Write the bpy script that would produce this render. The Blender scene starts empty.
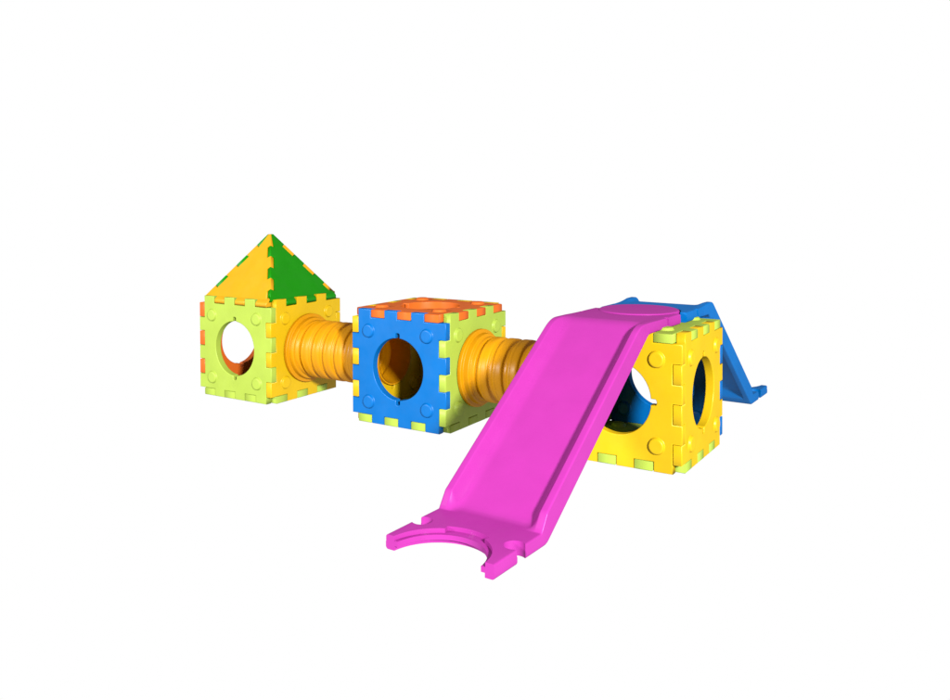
import bpy, bmesh, math, random
from mathutils import Matrix, Vector
random.seed(7)
K = 0.05                      # one modelling unit = 5 cm (a cube is 14 units = 0.70 m)
sc = bpy.context.scene
COL = sc.collection

# ------------------------------------------------------------------ materials
def plastic(name, base, rough=0.38, spec=0.2, mottle=0.06, glow=0):
    m = bpy.data.materials.new(name); m.use_nodes = True
    nt = m.node_tree; n = nt.nodes; L = nt.links
    b = n['Principled BSDF']
    b.inputs['Roughness'].default_value = rough
    b.inputs['Specular IOR Level'].default_value = spec
    tc = n.new('ShaderNodeTexCoord')
    # large soft mottling of the pigment
    n1 = n.new('ShaderNodeTexNoise'); n1.inputs['Scale'].default_value = 5.5
    n1.inputs['Detail'].default_value = 5; n1.inputs['Roughness'].default_value = 0.6
    L.new(tc.outputs['Object'], n1.inputs['Vector'])
    r1 = n.new('ShaderNodeMapRange'); r1.inputs['From Min'].default_value = .3; r1.inputs['From Max'].default_value = .7
    r1.inputs['To Min'].default_value = 1 - mottle; r1.inputs['To Max'].default_value = 1 + mottle
    L.new(n1.outputs['Fac'], r1.inputs['Value'])
    mul = n.new('ShaderNodeVectorMath'); mul.operation = 'SCALE'
    mul.inputs[0].default_value = base; L.new(r1.outputs['Result'], mul.inputs['Scale'])
    L.new(mul.outputs['Vector'], b.inputs['Base Color'])
    # roughness breakup: rubbed and handled patches
    n2 = n.new('ShaderNodeTexNoise'); n2.inputs['Scale'].default_value = 14; n2.inputs['Detail'].default_value = 6
    L.new(tc.outputs['Object'], n2.inputs['Vector'])
    r2 = n.new('ShaderNodeMapRange'); r2.inputs['From Min'].default_value = .3; r2.inputs['From Max'].default_value = .7
    r2.inputs['To Min'].default_value = rough - .08; r2.inputs['To Max'].default_value = rough + .1
    L.new(n2.outputs['Fac'], r2.inputs['Value']); L.new(r2.outputs['Result'], b.inputs['Roughness'])
    # moulded-plastic skin: slow waviness plus a fine grain
    n3 = n.new('ShaderNodeTexNoise'); n3.inputs['Scale'].default_value = 9; n3.inputs['Detail'].default_value = 2
    n4 = n.new('ShaderNodeTexNoise'); n4.inputs['Scale'].default_value = 260; n4.inputs['Detail'].default_value = 2
    L.new(tc.outputs['Object'], n3.inputs['Vector']); L.new(tc.outputs['Object'], n4.inputs['Vector'])
    # a thin clear skin whose sheen stays low even at a glancing view, as on matt rotomoulded plastic
    b.inputs['Specular IOR Level'].default_value = 0
    gl = n.new('ShaderNodeBsdfGlossy'); L.new(r2.outputs['Result'], gl.inputs['Roughness'])
    fr = n.new('ShaderNodeFresnel'); fr.inputs['IOR'].default_value = 1.27
    mn = n.new('ShaderNodeMath'); mn.operation = 'MINIMUM'; mn.inputs[1].default_value = .028
    L.new(fr.outputs[0], mn.inputs[0])
    mx = n.new('ShaderNodeMixShader'); L.new(mn.outputs[0], mx.inputs[0])
    body = b.outputs[0]
    if glow:                                        # thin blown wall that lets some light through
        tr = n.new('ShaderNodeBsdfTranslucent'); L.new(mul.outputs['Vector'], tr.inputs['Color'])
        ms = n.new('ShaderNodeMixShader'); ms.inputs[0].default_value = glow
        L.new(body, ms.inputs[1]); L.new(tr.outputs[0], ms.inputs[2]); body = ms.outputs[0]
    L.new(body, mx.inputs[1]); L.new(gl.outputs[0], mx.inputs[2])
    L.new(mx.outputs[0], n['Material Output'].inputs['Surface'])
    b1 = n.new('ShaderNodeBump'); b1.inputs['Strength'].default_value = .15; b1.inputs['Distance'].default_value = .003
    b2 = n.new('ShaderNodeBump'); b2.inputs['Strength'].default_value = .10; b2.inputs['Distance'].default_value = .0006
    L.new(n3.outputs['Fac'], b1.inputs['Height']); L.new(n4.outputs['Fac'], b2.inputs['Height'])
    L.new(b1.outputs['Normal'], b2.inputs['Normal']); L.new(b2.outputs['Normal'], b.inputs['Normal']); L.new(b2.outputs['Normal'], gl.inputs['Normal'])
    return m

M = {
    'lime':   plastic('lime_plastic',   (.190, .255, .033)),
    'yellow': plastic('yellow_plastic', (.330, .212, .003)),
    'gold':   plastic('gold_plastic',   (.350, .170, .004)),
    'green':  plastic('green_plastic',  (.003, .115, .000)),
    'orange': plastic('orange_plastic', (.340, .066, .008)),
    'blue':   plastic('blue_plastic',   (.000, .068, .228), rough=.36),
    'tube':   plastic('amber_plastic',  (.475, .205, .001), rough=.36, glow=.34),
    'pink':   plastic('magenta_plastic',(.206, .0155, .157), rough=.30, mottle=.035),
}

# ------------------------------------------------------------------ helpers
def tag(o, label=None, cat=None, group=None, kind=None):
    if label: o['label'] = label
    if cat: o['category'] = cat
    if group: o['group'] = group
    if kind: o['kind'] = kind
    return o

def empty(name, loc, rz=0.0):
    o = bpy.data.objects.new(name, None); COL.objects.link(o)
    o.location = Vector(loc) * K; o.rotation_euler = (0, 0, rz)
    o.empty_display_size = .1
    return o

def link(name, mesh, mat, parent=None, loc=(0, 0, 0), rot=None):
    mesh = mesh if len(mesh.materials) == 0 else mesh.copy()
    if mat: mesh.materials.clear(); mesh.materials.append(mat)
    o = bpy.data.objects.new(name, mesh); COL.objects.link(o)
    M4 = Matrix.Translation(Vector(loc) * K)
    if rot is not None: M4 = M4 @ rot.to_4x4()
    o.parent = parent
    o.matrix_local = M4
    return o

def finish(o_or_mesh_obj, bevel=None, angle=50, segs=3):
    """evaluate optional bevel and weighted normals into a plain mesh"""
    o = o_or_mesh_obj
    if bevel:
        b = o.modifiers.new('b', 'BEVEL'); b.width = bevel * K; b.segments = segs
        b.limit_method = 'ANGLE'; b.angle_limit = math.radians(angle); b.harden_normals = False
    w = o.modifiers.new('w', 'WEIGHTED_NORMAL'); w.keep_sharp = True; w.weight = 80
    dg = bpy.context.evaluated_depsgraph_get(); dg.update()
    me = bpy.data.meshes.new_from_object(o.evaluated_get(dg), preserve_all_data_layers=True, depsgraph=dg)
    me.materials.clear()
    old = o.data
    bpy.data.objects.remove(o)
    return me

def smooth(me):
    for p in me.polygons: p.use_smooth = True

def extrude_mesh(loops, thick, bevel, res=3):
    """2D loops (u,w) -> slab in local X/Z plane, y from -thick/2..thick/2, rounded edges"""
    cu = bpy.data.curves.new('c', 'CURVE'); cu.dimensions = '2D'; cu.fill_mode = 'BOTH'
    cu.extrude = (thick / 2 - bevel) * K; cu.bevel_depth = bevel * K; cu.bevel_resolution = res - 1
    cu.offset = -bevel * K
    for lp in loops:
        s = cu.splines.new('POLY'); s.points.add(len(lp) - 1); s.use_cyclic_u = True
        for p, (x, y) in zip(s.points, lp): p.co = (x * K, y * K, 0, 1)
    o = bpy.data.objects.new('c', cu); COL.objects.link(o)
    dg = bpy.context.evaluated_depsgraph_get(); dg.update()
    me = bpy.data.meshes.new_from_object(o.evaluated_get(dg), depsgraph=dg)
    bpy.data.objects.remove(o); bpy.data.curves.remove(cu)
    me.materials.clear()
    bm = bmesh.new(); bm.from_mesh(me)
    bmesh.ops.remove_doubles(bm, verts=bm.verts, dist=1e-5)
    R = Matrix.Rotation(math.radians(90), 4, 'X')
    bmesh.ops.transform(bm, matrix=R, verts=bm.verts)
    bmesh.ops.recalc_face_normals(bm, faces=bm.faces)
    bm.to_mesh(me); bm.free(); smooth(me)
    t = bpy.data.objects.new('t', me); COL.objects.link(t)
    return finish(t)

def lathe_mesh(profile, axis='Y', n=48, closed=False, caps=True):
    """profile: list of (a, r) along the axis"""
    bm = bmesh.new(); rings = []
    for a, r in profile:
        ring = []
        for i in range(n):
            t = 2 * math.pi * i / n
            c, s = r * math.cos(t) * K, r * math.sin(t) * K
            ring.append(bm.verts.new((a * K, c, s) if axis == 'X' else (c, a * K, s) if axis == 'Y' else (c, s, a * K)))
        rings.append(ring)
    m = len(rings)
    for j in range(m if closed else m - 1):
        A, B = rings[j], rings[(j + 1) % m]
        for i in range(n):
            bm.faces.new((A[i], A[(i + 1) % n], B[(i + 1) % n], B[i]))
    if not closed and caps:
        bm.faces.new(rings[0]); bm.faces.new(list(reversed(rings[-1])))
    bmesh.ops.recalc_face_normals(bm, faces=bm.faces)
    me = bpy.data.meshes.new('lathe'); bm.to_mesh(me); bm.free(); smooth(me)
    t = bpy.data.objects.new('t', me); COL.objects.link(t)
    return finish(t)

def subset(me, pred, name):
    """faces of me for which pred(centre) holds, with their shading normals kept"""
    cn = [Vector(c.vector) for c in me.corner_normals]
    vm = {}; verts = []; faces = []; nrm = []
    for p in me.polygons:
        if not pred(p.center / K): continue
        f = []
        for li in p.loop_indices:
            vi = me.loops[li].vertex_index
            if vi not in vm: vm[vi] = len(verts); verts.append(me.vertices[vi].co.copy())
            f.append(vm[vi]); nrm.append(cn[li])
        faces.append(f)
    out = bpy.data.meshes.new(name); out.from_pydata(verts, [], faces); out.update(); smooth(out)
    out.normals_split_custom_set([tuple(v) for v in nrm])
    return out

# ------------------------------------------------------------------ interlocking cube panels
def panel_outline():
    g = .035                                   # moulding clearance beside each tab
    edge = [(1, 1)]
    pts = []
    # top edge, left to right, in a 14 x 14 square whose inner square is 1..13
    e = []
    for k in range(3):
        a = 1 + 4 * k
        e += [(a + (0 if k == 0 else g), 13 if k else 13), (a + (0 if k == 0 else g), 14), (a + 2 - g, 14), (a + 2 - g, 13)]
    # rotate that edge clockwise for the four sides
    for q in range(4):
        for x, y in e:
            dx, dy = x - 7, y - 7
            for _ in range(q): dx, dy = dy, -dx
            pts.append((dx, dy))
    out = []
    for p in pts:
        if not out or (abs(out[-1][0] - p[0]) + abs(out[-1][1] - p[1])) > 1e-6: out.append(p)
    if abs(out[0][0] - out[-1][0]) + abs(out[0][1] - out[-1][1]) < 1e-6: out.pop()
    return out

def hole_outline(r=3.75, slot=.6, w=.30, n=72):
    """round opening with two keyhole slots, top and bottom"""
    pts = []
    a0 = math.asin(w / r)
    for s in (0, 1):
        for i in range(n // 2 + 1):
            t = math.pi / 2 + a0 + (math.pi - 2 * a0) * i / (n // 2) + s * math.pi
            pts.append((r * math.cos(t), r * math.sin(t)))
        sg = -1 if s == 0 else 1
        c, h = sg * (r + slot - w * .6), w
        for i in range(7):
            t = (math.pi + math.pi * i / 6) if s == 0 else (math.pi * i / 6)
            pts.append((h * math.cos(t), c + h * .6 * math.sin(t)))
    return pts

PANEL = extrude_mesh([panel_outline(), hole_outline()], .985, .12)
PANEL_SOLID = extrude_mesh([panel_outline()], .985, .12)
stud_prof = [(-.79, .55), (-.785, .66), (-.75, .74), (-.70, .785), (-.62, .82), (-.55, .85), (-.50, .90), (-.46, .97)]
STUD = lathe_mesh(stud_prof + [(-a, r) for a, r in reversed(stud_prof)], 'Y', 40)
STUD_IN = lathe_mesh([(.40, .97)] + [(-a, r) for a, r in reversed(stud_prof)], 'Y', 40)

ROT = {
    'front': Matrix.Identity(3), 'right': Matrix.Rotation(math.pi / 2, 3, 'Z'),
    'back': Matrix.Rotation(math.pi, 3, 'Z'), 'left': Matrix.Rotation(-math.pi / 2, 3, 'Z'),
    'top': Matrix.Rotation(-math.pi / 2, 3, 'X'), 'bottom': Matrix.Rotation(math.pi / 2, 3, 'X'),
}
_coloured = {}
def coloured(base, key, colname):
    k = (key, colname)
    if k not in _coloured:
        m = base.copy(); m.materials.clear(); m.materials.append(M[colname]); _coloured[k] = m
    return _coloured[k]

def place(name, mesh, parent, loc, rot):
    o = bpy.data.objects.new(name, mesh); COL.objects.link(o)
    o.parent = parent
    o.matrix_local = Matrix.Translation(Vector(loc) * K) @ rot.to_4x4()
    return o

PART = {'front': 'wall_panel', 'right': 'wall_panel', 'back': 'wall_panel', 'left': 'wall_panel', 'top': 'ceiling_panel', 'bottom': 'floor_panel'}
WORD = {'lime': 'lime green', 'yellow': 'yellow', 'orange': 'orange', 'blue': 'blue', 'green': 'green', 'gold': 'golden yellow'}

def mould_mark(panel, colname, cx, cz, vertical=False):
    """the small worn raised moulding mark below (or beside) the opening: too faint to read"""
    bm = bmesh.new(); rnd = random.Random(int(cx * 10 + cz * 100))
    x = -1.15
    while x < 1.1:
        w = rnd.uniform(.10, .2); h = rnd.uniform(.16, .34); dz = rnd.uniform(-.05, .05)
        for zz in ((.24, -.2) if rnd.random() < .7 else (.0,)):
            ps = [(x, zz + dz - h / 2), (x + w, zz + dz - h / 2), (x + w, zz + dz + h / 2), (x, zz + dz + h / 2)]
            if vertical: ps = [(-b, a) for a, b in ps]
            lo = [bm.verts.new(((cx + a) * K, -.47 * K, (cz + b) * K)) for a, b in ps]
            hi = [bm.verts.new(((cx + a * .98) * K, -.497 * K, (cz + b * .98) * K)) for a, b in ps]
            bm.faces.new(hi)
            for i in range(4): bm.faces.new((lo[i], lo[(i + 1) % 4], hi[(i + 1) % 4], hi[i]))
        x += w + rnd.uniform(.06, .12)
    bmesh.ops.recalc_face_normals(bm, faces=bm.faces)
    me = bpy.data.meshes.new('mark'); bm.to_mesh(me); bm.free(); me.materials.append(M[colname])
    o = bpy.data.objects.new('moulded_mark', me); COL.objects.link(o); o.parent = panel
    return o

def make_cube(cx, cy, cols, label, turned=()):
    root = empty('play_cube', (cx, cy, 0))
    tag(root, label, 'play cube', 'interlocking crawl cubes of the play set')
    panels = {}
    for side, cn in cols.items():
        R = ROT[side]
        if side in turned: R = R @ Matrix.Rotation(math.pi / 2, 3, 'Y')
        loc = R @ Vector((0, -6.5, 0)) + Vector((0, 0, 7))
        solid = side == 'bottom'
        p = place(PART[side], coloured(PANEL_SOLID if solid else PANEL, 'solid' if solid else 'hole', cn), root, loc, R)
        p['label'] = WORD[cn] + (' solid floor panel with square tabs' if solid else ' square panel with round opening and square tabs')
        st = coloured(STUD_IN if solid else STUD, 'studin' if solid else 'stud', cn)
        for sx in (-1, 1):
            for sz in (-1, 1):
                place('stud', st, p, (4.36 * sx, 0, 4.36 * sz), Matrix.Identity(3))
        panels[side] = p
    return root, panels

c1, p1 = make_cube(0, 0, dict(front='lime', right='yellow', back='yellow', left='orange', bottom='lime'),
    'lime fronted play cube with yellow side under the pointed roof')
c2, p2 = make_cube(28, 0, dict(front='blue', right='lime', back='yellow', left='yellow', top='orange', bottom='lime'),
    'blue fronted play cube with orange top between the two ribbed tunnels', turned=('top',))
c3, p3 = make_cube(56, 0, dict(front='yellow', right='yellow', back='blue', left='lime', top='lime', bottom='lime'),
    'yellow play cube with lime top carrying the two slides', turned=('front', 'top'))
mould_mark(p1['front'], 'lime', 0, -5.0)
mould_mark(p2['front'], 'blue', -4.9, 0, True)
mould_mark(p3['front'], 'yellow', -5.0, 0, True)
mould_mark(p2['right'], 'lime', 0, 4.75)

# ------------------------------------------------------------------ pyramid roof on the first cube
HB, ZB, ZA = 6.42, 14.0, 22.95
SL = math.hypot(HB, ZA - ZB)                       # slant height of one face
TH = .9
def roof_panel_mesh():
    nrm2 = Vector((SL, HB)).normalized()           # outward in-plane normal of the right hip
    d = .64
    def hip(t, s, off):                            # t=0 apex, 1 base; s = +1 right / -1 left
        x = HB * t * s; y = SL * (1 - t)
        return (x - s * nrm2.x * off, y - nrm2.y * off)
    N = 6; t0, t1 = d / (2 * HB * nrm2.x), 1.0
    T = [t0 + (t1 - t0) * i / N for i in range(N + 1)]
    right = []; left = []
    for i in range(N):
        o, q = (0, d) if i % 2 == 0 else (d, 0)
        e0 = e1 = .0008
        right += [hip(T[i] + (e0 if o == 0 else -e0), 1, o), hip(T[i + 1] - (e1 if o == 0 else -e1), 1, o)]
        left += [hip(T[i] + (e0 if q == 0 else -e0), -1, q), hip(T[i + 1] - (e1 if q == 0 else -e1), -1, q)]
    # close on the base line, a little below the cube's rim
    yb = -.12
    def down(p, s): return (p[0] + s * (p[1] - yb) * HB / SL, yb)
    right[-1] = down(right[-1], 1); left[-1] = down(left[-1], -1)
    ta = .042                                      # the tips meet in a small blunt peak
    right[0] = hip(ta, 1, 0)
    loop = right + list(reversed(left[1:])) + [(right[0][0] - .42, right[0][1])]
    me = extrude_mesh([loop], TH, .14)
    # hooks along the lower edge: short vertical tabs that drop into the cube's notches
    bm = bmesh.new(); bm.from_mesh(me)
    al = math.atan2(ZA - ZB, HB)                   # tilt of the face
    # slab is in local X/Z with outer side at y=-TH/2: shift so outer plane is y=0, then tilt
    bmesh.ops.transform(bm, matrix=Matrix.Translation((0, TH / 2 * K, 0)), verts=bm.verts)
    bmesh.ops.transform(bm, matrix=Matrix.Rotation(-(math.pi / 2 - al), 4, 'X'), verts=bm.verts)
    bmesh.ops.transform(bm, matrix=Matrix.Translation((0, -HB * K, ZB * K)), verts=bm.verts)
    bm.to_mesh(me); bm.free()
    # hook profile (y, z), extruded along x
    prof = [(-6.97, 13.06), (-6.97, 13.52), (-6.80, 13.74), (-6.42, 14.02), (-6.1, 14.2), (-5.8, 14.2), (-6.03, 13.6), (-6.03, 13.06)]
    objs = [me]
    for a in (3, 7, 11):
        h = extrude_mesh([[(y, z) for y, z in prof]], 1.9 if a < 11 else 2.1, .12)
        bm = bmesh.new(); bm.from_mesh(h)
        # local X = y-profile, Z = z-profile, Y = thickness -> world (x,y,z)
        for v in bm.verts:
            px, th, pz = v.co; v.co = (th + (a + (1 if a < 11 else 1.1) - 7) * K, px, pz)
        bmesh.ops.recalc_face_normals(bm, faces=bm.faces)
        bm.to_mesh(h); bm.free(); objs.append(h)
    bm = bmesh.new()
    for m in objs: bm.from_mesh(m)
    out = bpy.data.meshes.new('roof_panel'); bm.to_mesh(out); bm.free(); smooth(out)
    t = bpy.data.objects.new('t', out); COL.objects.link(t)
    return finish(t)
ROOF = roof_panel_mesh()
roof = empty('pyramid_roof', (0, 0, 13))
tag(roof, 'pointed pyramid roof of golden and green triangles on the lime fronted cube', 'roof')
for i, cn in enumerate(('gold', 'green', 'gold', 'green')):
    R = Matrix.Rotation(i * math.pi / 2, 3, 'Z')
    o = place('roof_panel', coloured(ROOF, 'roof', cn), roof, (0, 0, -13), R)
    o['label'] = WORD[cn] + ' triangular roof panel with interlocking tabs'

# ------------------------------------------------------------------ ribbed tunnels
def rounded(seq):
    return seq
def tunnel(x0, label):
    root = empty('crawl_tunnel', (x0 + 7, 0, 0))
    tag(root, label, 'tunnel', 'ribbed tunnels between the cubes')
    C = (-7, 0, 6.8)
    # flange at the near end (x = 0..), profile closed: outer then back along the bore
    fl = [(-1.35, 3.30), (-1.35, 3.50), (-1.28, 3.56), (.03, 3.56), (.03, 4.62), (.07, 4.70), (.14, 4.74), (.46, 4.74), (.54, 4.71), (.58, 4.64),
          (.60, 4.36), (.62, 4.30), (.70, 4.27), (1.20, 4.24), (1.30, 4.21), (1.35, 4.14), (1.36, 3.96), (1.40, 3.90), (1.50, 3.87), (1.78, 3.84), (1.86, 3.78), (1.90, 3.56), (1.90, 3.30)]
    F = lathe_mesh(fl, 'X', 96, closed=True)
    body = [(1.86, 3.56)]
    x = 2.05
    for i in range(5):
        P = 1.98
        body += [(x, 3.62), (x + .10, 3.63), (x + .17, 3.69), (x + .22, 3.82), (x + .28, 3.90), (x + .38, 3.945), (x + .55, 3.96),
                 (x + .66, 3.955), (x + .70, 3.93), (x + .74, 3.93), (x + .78, 3.955), (x + 1.2, 3.965), (x + 1.40, 3.945), (x + 1.50, 3.90), (x + 1.56, 3.82), (x + 1.60, 3.70), (x + 1.68, 3.64), (x + 1.80, 3.62)]
        x += P
    body += [(12.14, 3.56)]
    B = lathe_mesh(body, 'X', 96, caps=False)       # one thin blown wall, ribbed inside and out
    b = place('tunnel_body', coloured(B, 'tb%g' % x0, 'tube'), root, C, Matrix.Identity(3))
    f1 = place('flange', coloured(F, 'fl%g' % x0, 'tube'), root, C, Matrix.Identity(3))
    f2 = place('flange', coloured(F, 'fl%g' % x0, 'tube'), root, (7, 0, 6.8), Matrix.Rotation(math.pi, 3, 'Z'))
    return root
tunnel(7, 'amber ribbed tunnel joining the roofed cube to the blue fronted cube')
tunnel(35, 'amber ribbed tunnel partly hidden behind the magenta slide')

# ------------------------------------------------------------------ slides
def slide_mesh(crest, bed_v, shift, cuts_top=None):
    """returns one welded slide body in (u, v, z): v runs down the slide"""
    V0, V1 = -.2, 36.25 + shift
    foot = 28.45 + shift                           # where bed and landing meet
    drop = 13.95
    sl = drop / (foot - bed_v)
    def smin(a, b, k):
        h = max(k - abs(a - b), 0) / k
        return min(a, b) - h * h * k * .25
    def smax(a, b, k): return -smin(-a, -b, k)
    def bed(v): return smax(smin(15.1, 15.1 - sl * (v - bed_v), .5), 1.15, .35)
    def rail(v):
        r = smin(15.15 + crest, 15.10 - sl * (v - bed_v) + 1.38, .75 if crest == 0 else .3)
        e = 28.35 + shift
        if v > e: r = min(r, 2.66 - 1.55 * (v - e) / 1.05)
        r = max(r, bed(v))
        if v < 7: r = bed(v) + max(0, (r - bed(v))) * max(0, (v - 3.6) / 3.4) ** 2
        return r
    def bot(v): return smax(smin(14.01, 14.01 - sl * (v - bed_v - .05), .3), .004, .2)
    vs = []
    v = V0
    while v < V1 - .26:
        vs.append(v)
        fine = (bed_v - 2 < v < bed_v + 4) or (foot - 2 < v < foot + 2)
        v += .22 if fine else .55
    e_ = 28.35 + shift
    vs = [q for q in vs if min(abs(q - e_), abs(q - e_ - 1.05)) > .16 and abs(q - V1) > .1]
    vs = sorted(vs + [e_ - .06, e_ + .06, e_ + .99, e_ + 1.11, V1])
    prof = [(0, 'b', 0), (1.5, 'b', 0), (2.9, 'b', 0), (3.2, 'b', .01), (3.46, 'b', .045), (3.68, 'b', .12), (3.86, 'b', .26), (4.08, 'b', .56), (4.28, 'b', .88),
            (4.36, 'b', .97), (4.44, 'b', 1.0), (4.90, 'b', 1.0), (4.99, 'r', -.03), (5.04, 'r', -.09), (5.06, 'r', -.17), (5.06, 'o', .62), (5.09, 'o', .58), (5.09, 'o', .2), (5.04, 'o', .1), (4.98, 'o', .03), (4.88, 'o', 0), (4.40, 'o', 0), (4.30, 'q', .08), (4.24, 'q', .92), (4.1, 'q', 1), (2.9, 'q', 1)]
    full = prof + [(-u, t, k) for u, t, k in reversed(prof[1:])]
    full.insert(len(prof), (0, 'q', 1))
    bm = bmesh.new(); rings = []
    for v in vs:
        b, r, o = bed(v), rail(v), bot(v)
        hollow = .8 * min(1, max(0, (v - 8.5) / .6)) * min(1, max(0, (foot - 1.0 - v) / .6))   # blown shell: ribbed-out underside
        ring = []
        for u, t, k in full:
            z = b + k * (r - b) if t == 'b' else r + k if t == 'r' else o + k if t == 'o' else o + k * hollow
            ring.append(bm.verts.new((u * K, v * K, z * K)))
        rings.append(ring)
    n = len(full)
    for A, B in zip(rings, rings[1:]):
        for i in range(n): bm.faces.new((A[i], A[(i + 1) % n], B[(i + 1) % n], B[i]))
    bm.faces.new(rings[0]); bm.faces.new(list(reversed(rings[-1])))
    bmesh.ops.recalc_face_normals(bm, faces=bm.faces)
    me = bpy.data.meshes.new('slide'); bm.to_mesh(me); bm.free(); smooth(me)
    ob = bpy.data.objects.new('slide', me); COL.objects.link(ob)
    cutters = []
    def cyl(u, v, r, z0, z1, n=64, clip=None):
        bm = bmesh.new()
        pts = [(u + r * math.cos(2 * math.pi * (i + .5) / n), v + r * math.sin(2 * math.pi * (i + .5) / n)) for i in range(n)]
        if clip: pts = clip
        lo = [bm.verts.new((a * K, b * K, z0 * K)) for a, b in pts]; hi = [bm.verts.new((a * K, b * K, z1 * K)) for a, b in pts]
        bm.faces.new(lo); bm.faces.new(hi)
        for i in range(len(pts)): bm.faces.new((lo[i], lo[(i + 1) % len(pts)], hi[(i + 1) % len(pts)], hi[i]))
        bmesh.ops.recalc_face_normals(bm, faces=bm.faces)
        m = bpy.data.meshes.new('cut'); bm.to_mesh(m); bm.free()
        o = bpy.data.objects.new('cut', m); COL.objects.link(o); cutters.append(o)
    vn = 32.45 + shift
    for s in (-1, 1):
        # puzzle notch: round pocket with a straight mouth
        arc = []
        for i in range(25):
            t = math.radians(50 + 260 * i / 24)
            arc.append((s * (4.42 + .86 * math.cos(t)), vn + .86 * math.sin(t)))
        arc = [(s * 6, vn + .74)] + arc + [(s * 6, vn - .74)]
        cyl(0, 0, 0, -1, 3, clip=arc)
        cyl(0, 0, 0, 13, 17, clip=[(s * 4.62, 3.08), (s * 6, 3.0), (s * 6, 3.56), (s * 4.62, 3.46)])
    vc = 36.6 + shift
    cyl(0, vc, 3.92, -1, 3)
    cyl(0, vc, 4.30, .78, 3)
    cyl(0, vc, 4.26, -1, .36)
    sector = [(4.78 * math.sin(math.radians(a)), vc - 4.78 * math.cos(math.radians(a))) for a in range(-25, 26, 2)]
    cyl(0, 0, 0, .785, 3, clip=[(-1.7, vc - 3.0)] + sector + [(1.7, vc - 3.0)])
    if cuts_top: cyl(cuts_top[0], cuts_top[1], cuts_top[2], 10, 18, n=96)
    for c in cutters:
        md = ob.modifiers.new('x', 'BOOLEAN'); md.operation = 'DIFFERENCE'; md.object = c; md.solver = 'EXACT'
    dg = bpy.context.evaluated_depsgraph_get(); dg.update()
    me2 = bpy.data.meshes.new_from_object(ob.evaluated_get(dg), depsgraph=dg)
    for c in cutters: bpy.data.objects.remove(c)
    bpy.data.objects.remove(ob)
    bm = bmesh.new(); bm.from_mesh(me2)
    bmesh.ops.remove_doubles(bm, verts=bm.verts, dist=2e-5)
    bmesh.ops.dissolve_degenerate(bm, edges=bm.edges, dist=2e-5)
    bmesh.ops.recalc_face_normals(bm, faces=bm.faces)
    bm.to_mesh(me2); bm.free(); smooth(me2)
    t = bpy.data.objects.new('t', me2); COL.objects.link(t)
    return finish(t, bevel=.13, angle=55, segs=3)

def make_slide(name_loc, rz, cn, label, bed_v, shift, disc, cuts_top=None, crest=0.0):
    root = empty('play_slide', name_loc, rz)
    tag(root, label, 'slide', 'slides fixed to the top of the yellow cube')
    me = slide_mesh(crest, bed_v, shift, cuts_top)
    vt, vf = bed_v - 2.0, 29.6 + shift
    mid = lambda c: vt < c.y < vf
    pieces = [('slide_bed', lambda c: mid(c) and abs(c.x) < 2.92), ('side_rail', lambda c: mid(c) and c.x >= 2.92), ('side_rail', lambda c: mid(c) and c.x <= -2.92),
              ('top_plate', lambda c: c.y <= vt), ('landing_plate', lambda c: c.y >= vf)]
    for nm, pr in pieces:
        s = subset(me, pr, nm)
        s.materials.append(M[cn])
        o = bpy.data.objects.new(nm, s); COL.objects.link(o); o.parent = root
    if disc:
        dm = lathe_mesh([(14.05, 4.2), (14.1, 4.32), (14.2, 4.4), (15.06, 4.4), (15.14, 4.37), (15.19, 4.31), (15.225, 4.22), (15.24, 4.08)], 'Z', 96)
        place('connector_disc', coloured(dm, 'disc', cn), root, disc, Matrix.Identity(3))
    return root
# local (u, v): v must point down the slide; a half turn makes v = -Y for the near one
A = math.radians(2.4)
make_slide((55.4, 0, 0), math.pi - A, 'pink', 'long magenta slide with raised side rails sloping down towards the viewer', 8.1, 0.0, (0, -.9, 0))
BY, BR = 1.77, math.radians(-1.4)
dx, dy = 55.4 - .04 - 55.64, .9 - BY
blue_slide = make_slide((55.64, BY, 0), BR, 'blue', 'blue slide sloping away behind the yellow cube', 7.3, -3.6, None,
           cuts_top=(dx * math.cos(-BR) - dy * math.sin(-BR), dx * math.sin(-BR) + dy * math.cos(-BR), 4.62), crest=.24)

# ------------------------------------------------------------------ white studio sweep, made to glow by itself
YAW = .5610318682
fwd = Vector((math.sin(YAW), math.cos(YAW), 0)); rgt = Vector((math.cos(YAW), -math.sin(YAW), 0))
fwd = Vector((-math.sin(YAW), math.cos(YAW), 0)); rgt = Vector((math.cos(YAW), math.sin(YAW), 0))
prof = [(-7.0, 0.0), (9.0, 0.0)]
for i in range(1, 13):
    t = math.pi / 2 * i / 12
    prof.append((9.0 + 2.0 * math.sin(t), 2.0 - 2.0 * math.cos(t)))
prof.append((11.0, 9.0))
bm = bmesh.new(); rows = []
c0 = Vector((1.6, 0, 0))
for d, z in prof:
    rows.append([bm.verts.new(c0 + fwd * d + rgt * w + Vector((0, 0, z))) for w in (-16, 16)])
for a, b in zip(rows, rows[1:]): bm.faces.new((a[0], a[1], b[1], b[0]))
bmesh.ops.recalc_face_normals(bm, faces=bm.faces)
me = bpy.data.meshes.new('ground'); bm.to_mesh(me); bm.free(); smooth(me)
gm = bpy.data.materials.new('glowing_white_sweep'); gm.use_nodes = True
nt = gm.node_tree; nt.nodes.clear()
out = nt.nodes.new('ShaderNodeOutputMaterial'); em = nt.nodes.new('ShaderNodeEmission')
em.inputs['Color'].default_value = (1, 1, 1, 1); em.inputs['Strength'].default_value = 1.0  # emission stands in for lit white: floor and backdrop glow, shadows cannot show
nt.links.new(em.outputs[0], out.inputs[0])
me.materials.append(gm)
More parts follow.
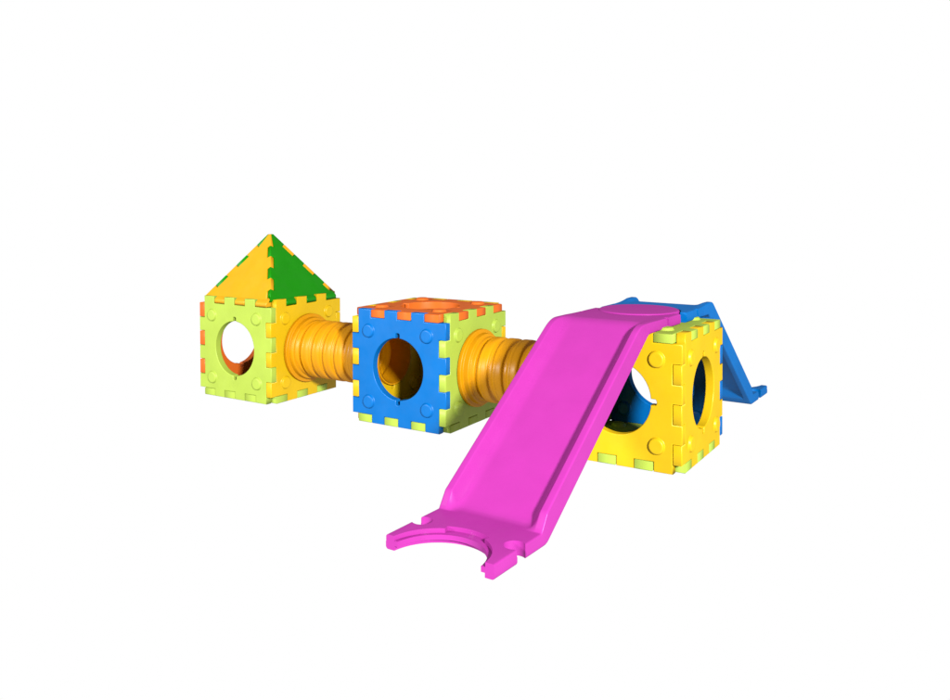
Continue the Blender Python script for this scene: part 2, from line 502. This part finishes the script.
g = bpy.data.objects.new('ground', me); COL.objects.link(g)
tag(g, kind='structure')

# ------------------------------------------------------------------ world and lamps
w = bpy.data.worlds.new('World'); sc.world = w; w.use_nodes = True
bg = w.node_tree.nodes['Background']; bg.inputs[0].default_value = (1, 1, 1, 1); bg.inputs[1].default_value = .40

def softbox(name, loc, target, power, size):
    l = bpy.data.lights.new(name, 'AREA'); l.shape = 'DISK'; l.size = size; l.energy = power
    l.color = (1, .985, .96)
    o = bpy.data.objects.new(name, l); COL.objects.link(o)
    o.location = Vector(loc) * K
    d = (Vector(target) - Vector(loc)).normalized()
    o.rotation_euler = d.to_track_quat('-Z', 'Y').to_euler()
    return o
softbox('key_softbox', (200, -140, 82), (36, -5, 6), 4450, 1.1)
softbox('fill_softbox', (-40, -150, 56), (30, -5, 6), 990, 1.5)

# ------------------------------------------------------------------ camera
P = (90.03424991, -88.75287174, 27.37900661); yaw, pit, rol = -0.56103187, -0.02039605, -0.00361938
f = Vector((math.sin(yaw) * math.cos(pit), math.cos(yaw) * math.cos(pit), math.sin(pit)))
r = f.cross(Vector((0, 0, 1))).normalized(); u = r.cross(f)
c_, s_ = math.cos(rol), math.sin(rol)
r2 = r * c_ + u * s_; u2 = u * c_ - r * s_
cam = bpy.data.cameras.new('camera'); co = bpy.data.objects.new('camera', cam); COL.objects.link(co)
co.matrix_world = Matrix(((r2.x, u2.x, -f.x, P[0] * K), (r2.y, u2.y, -f.y, P[1] * K), (r2.z, u2.z, -f.z, P[2] * K), (0, 0, 0, 1)))
cam.sensor_width = 36; cam.lens = 36 * 854.842 / 950
cam.shift_x = 3.0556 / 950; cam.shift_y = -133.0124 / 950
cam.clip_start = .05; cam.clip_end = 200
sc.camera = co
sc.cycles.max_bounces = 16; sc.cycles.diffuse_bounces = 10
sc.view_settings.view_transform = 'Standard'; sc.view_settings.look = 'None'; sc.view_settings.exposure = 0
for m_ in [m for m in bpy.data.meshes if m.users == 0]: bpy.data.meshes.remove(m_)
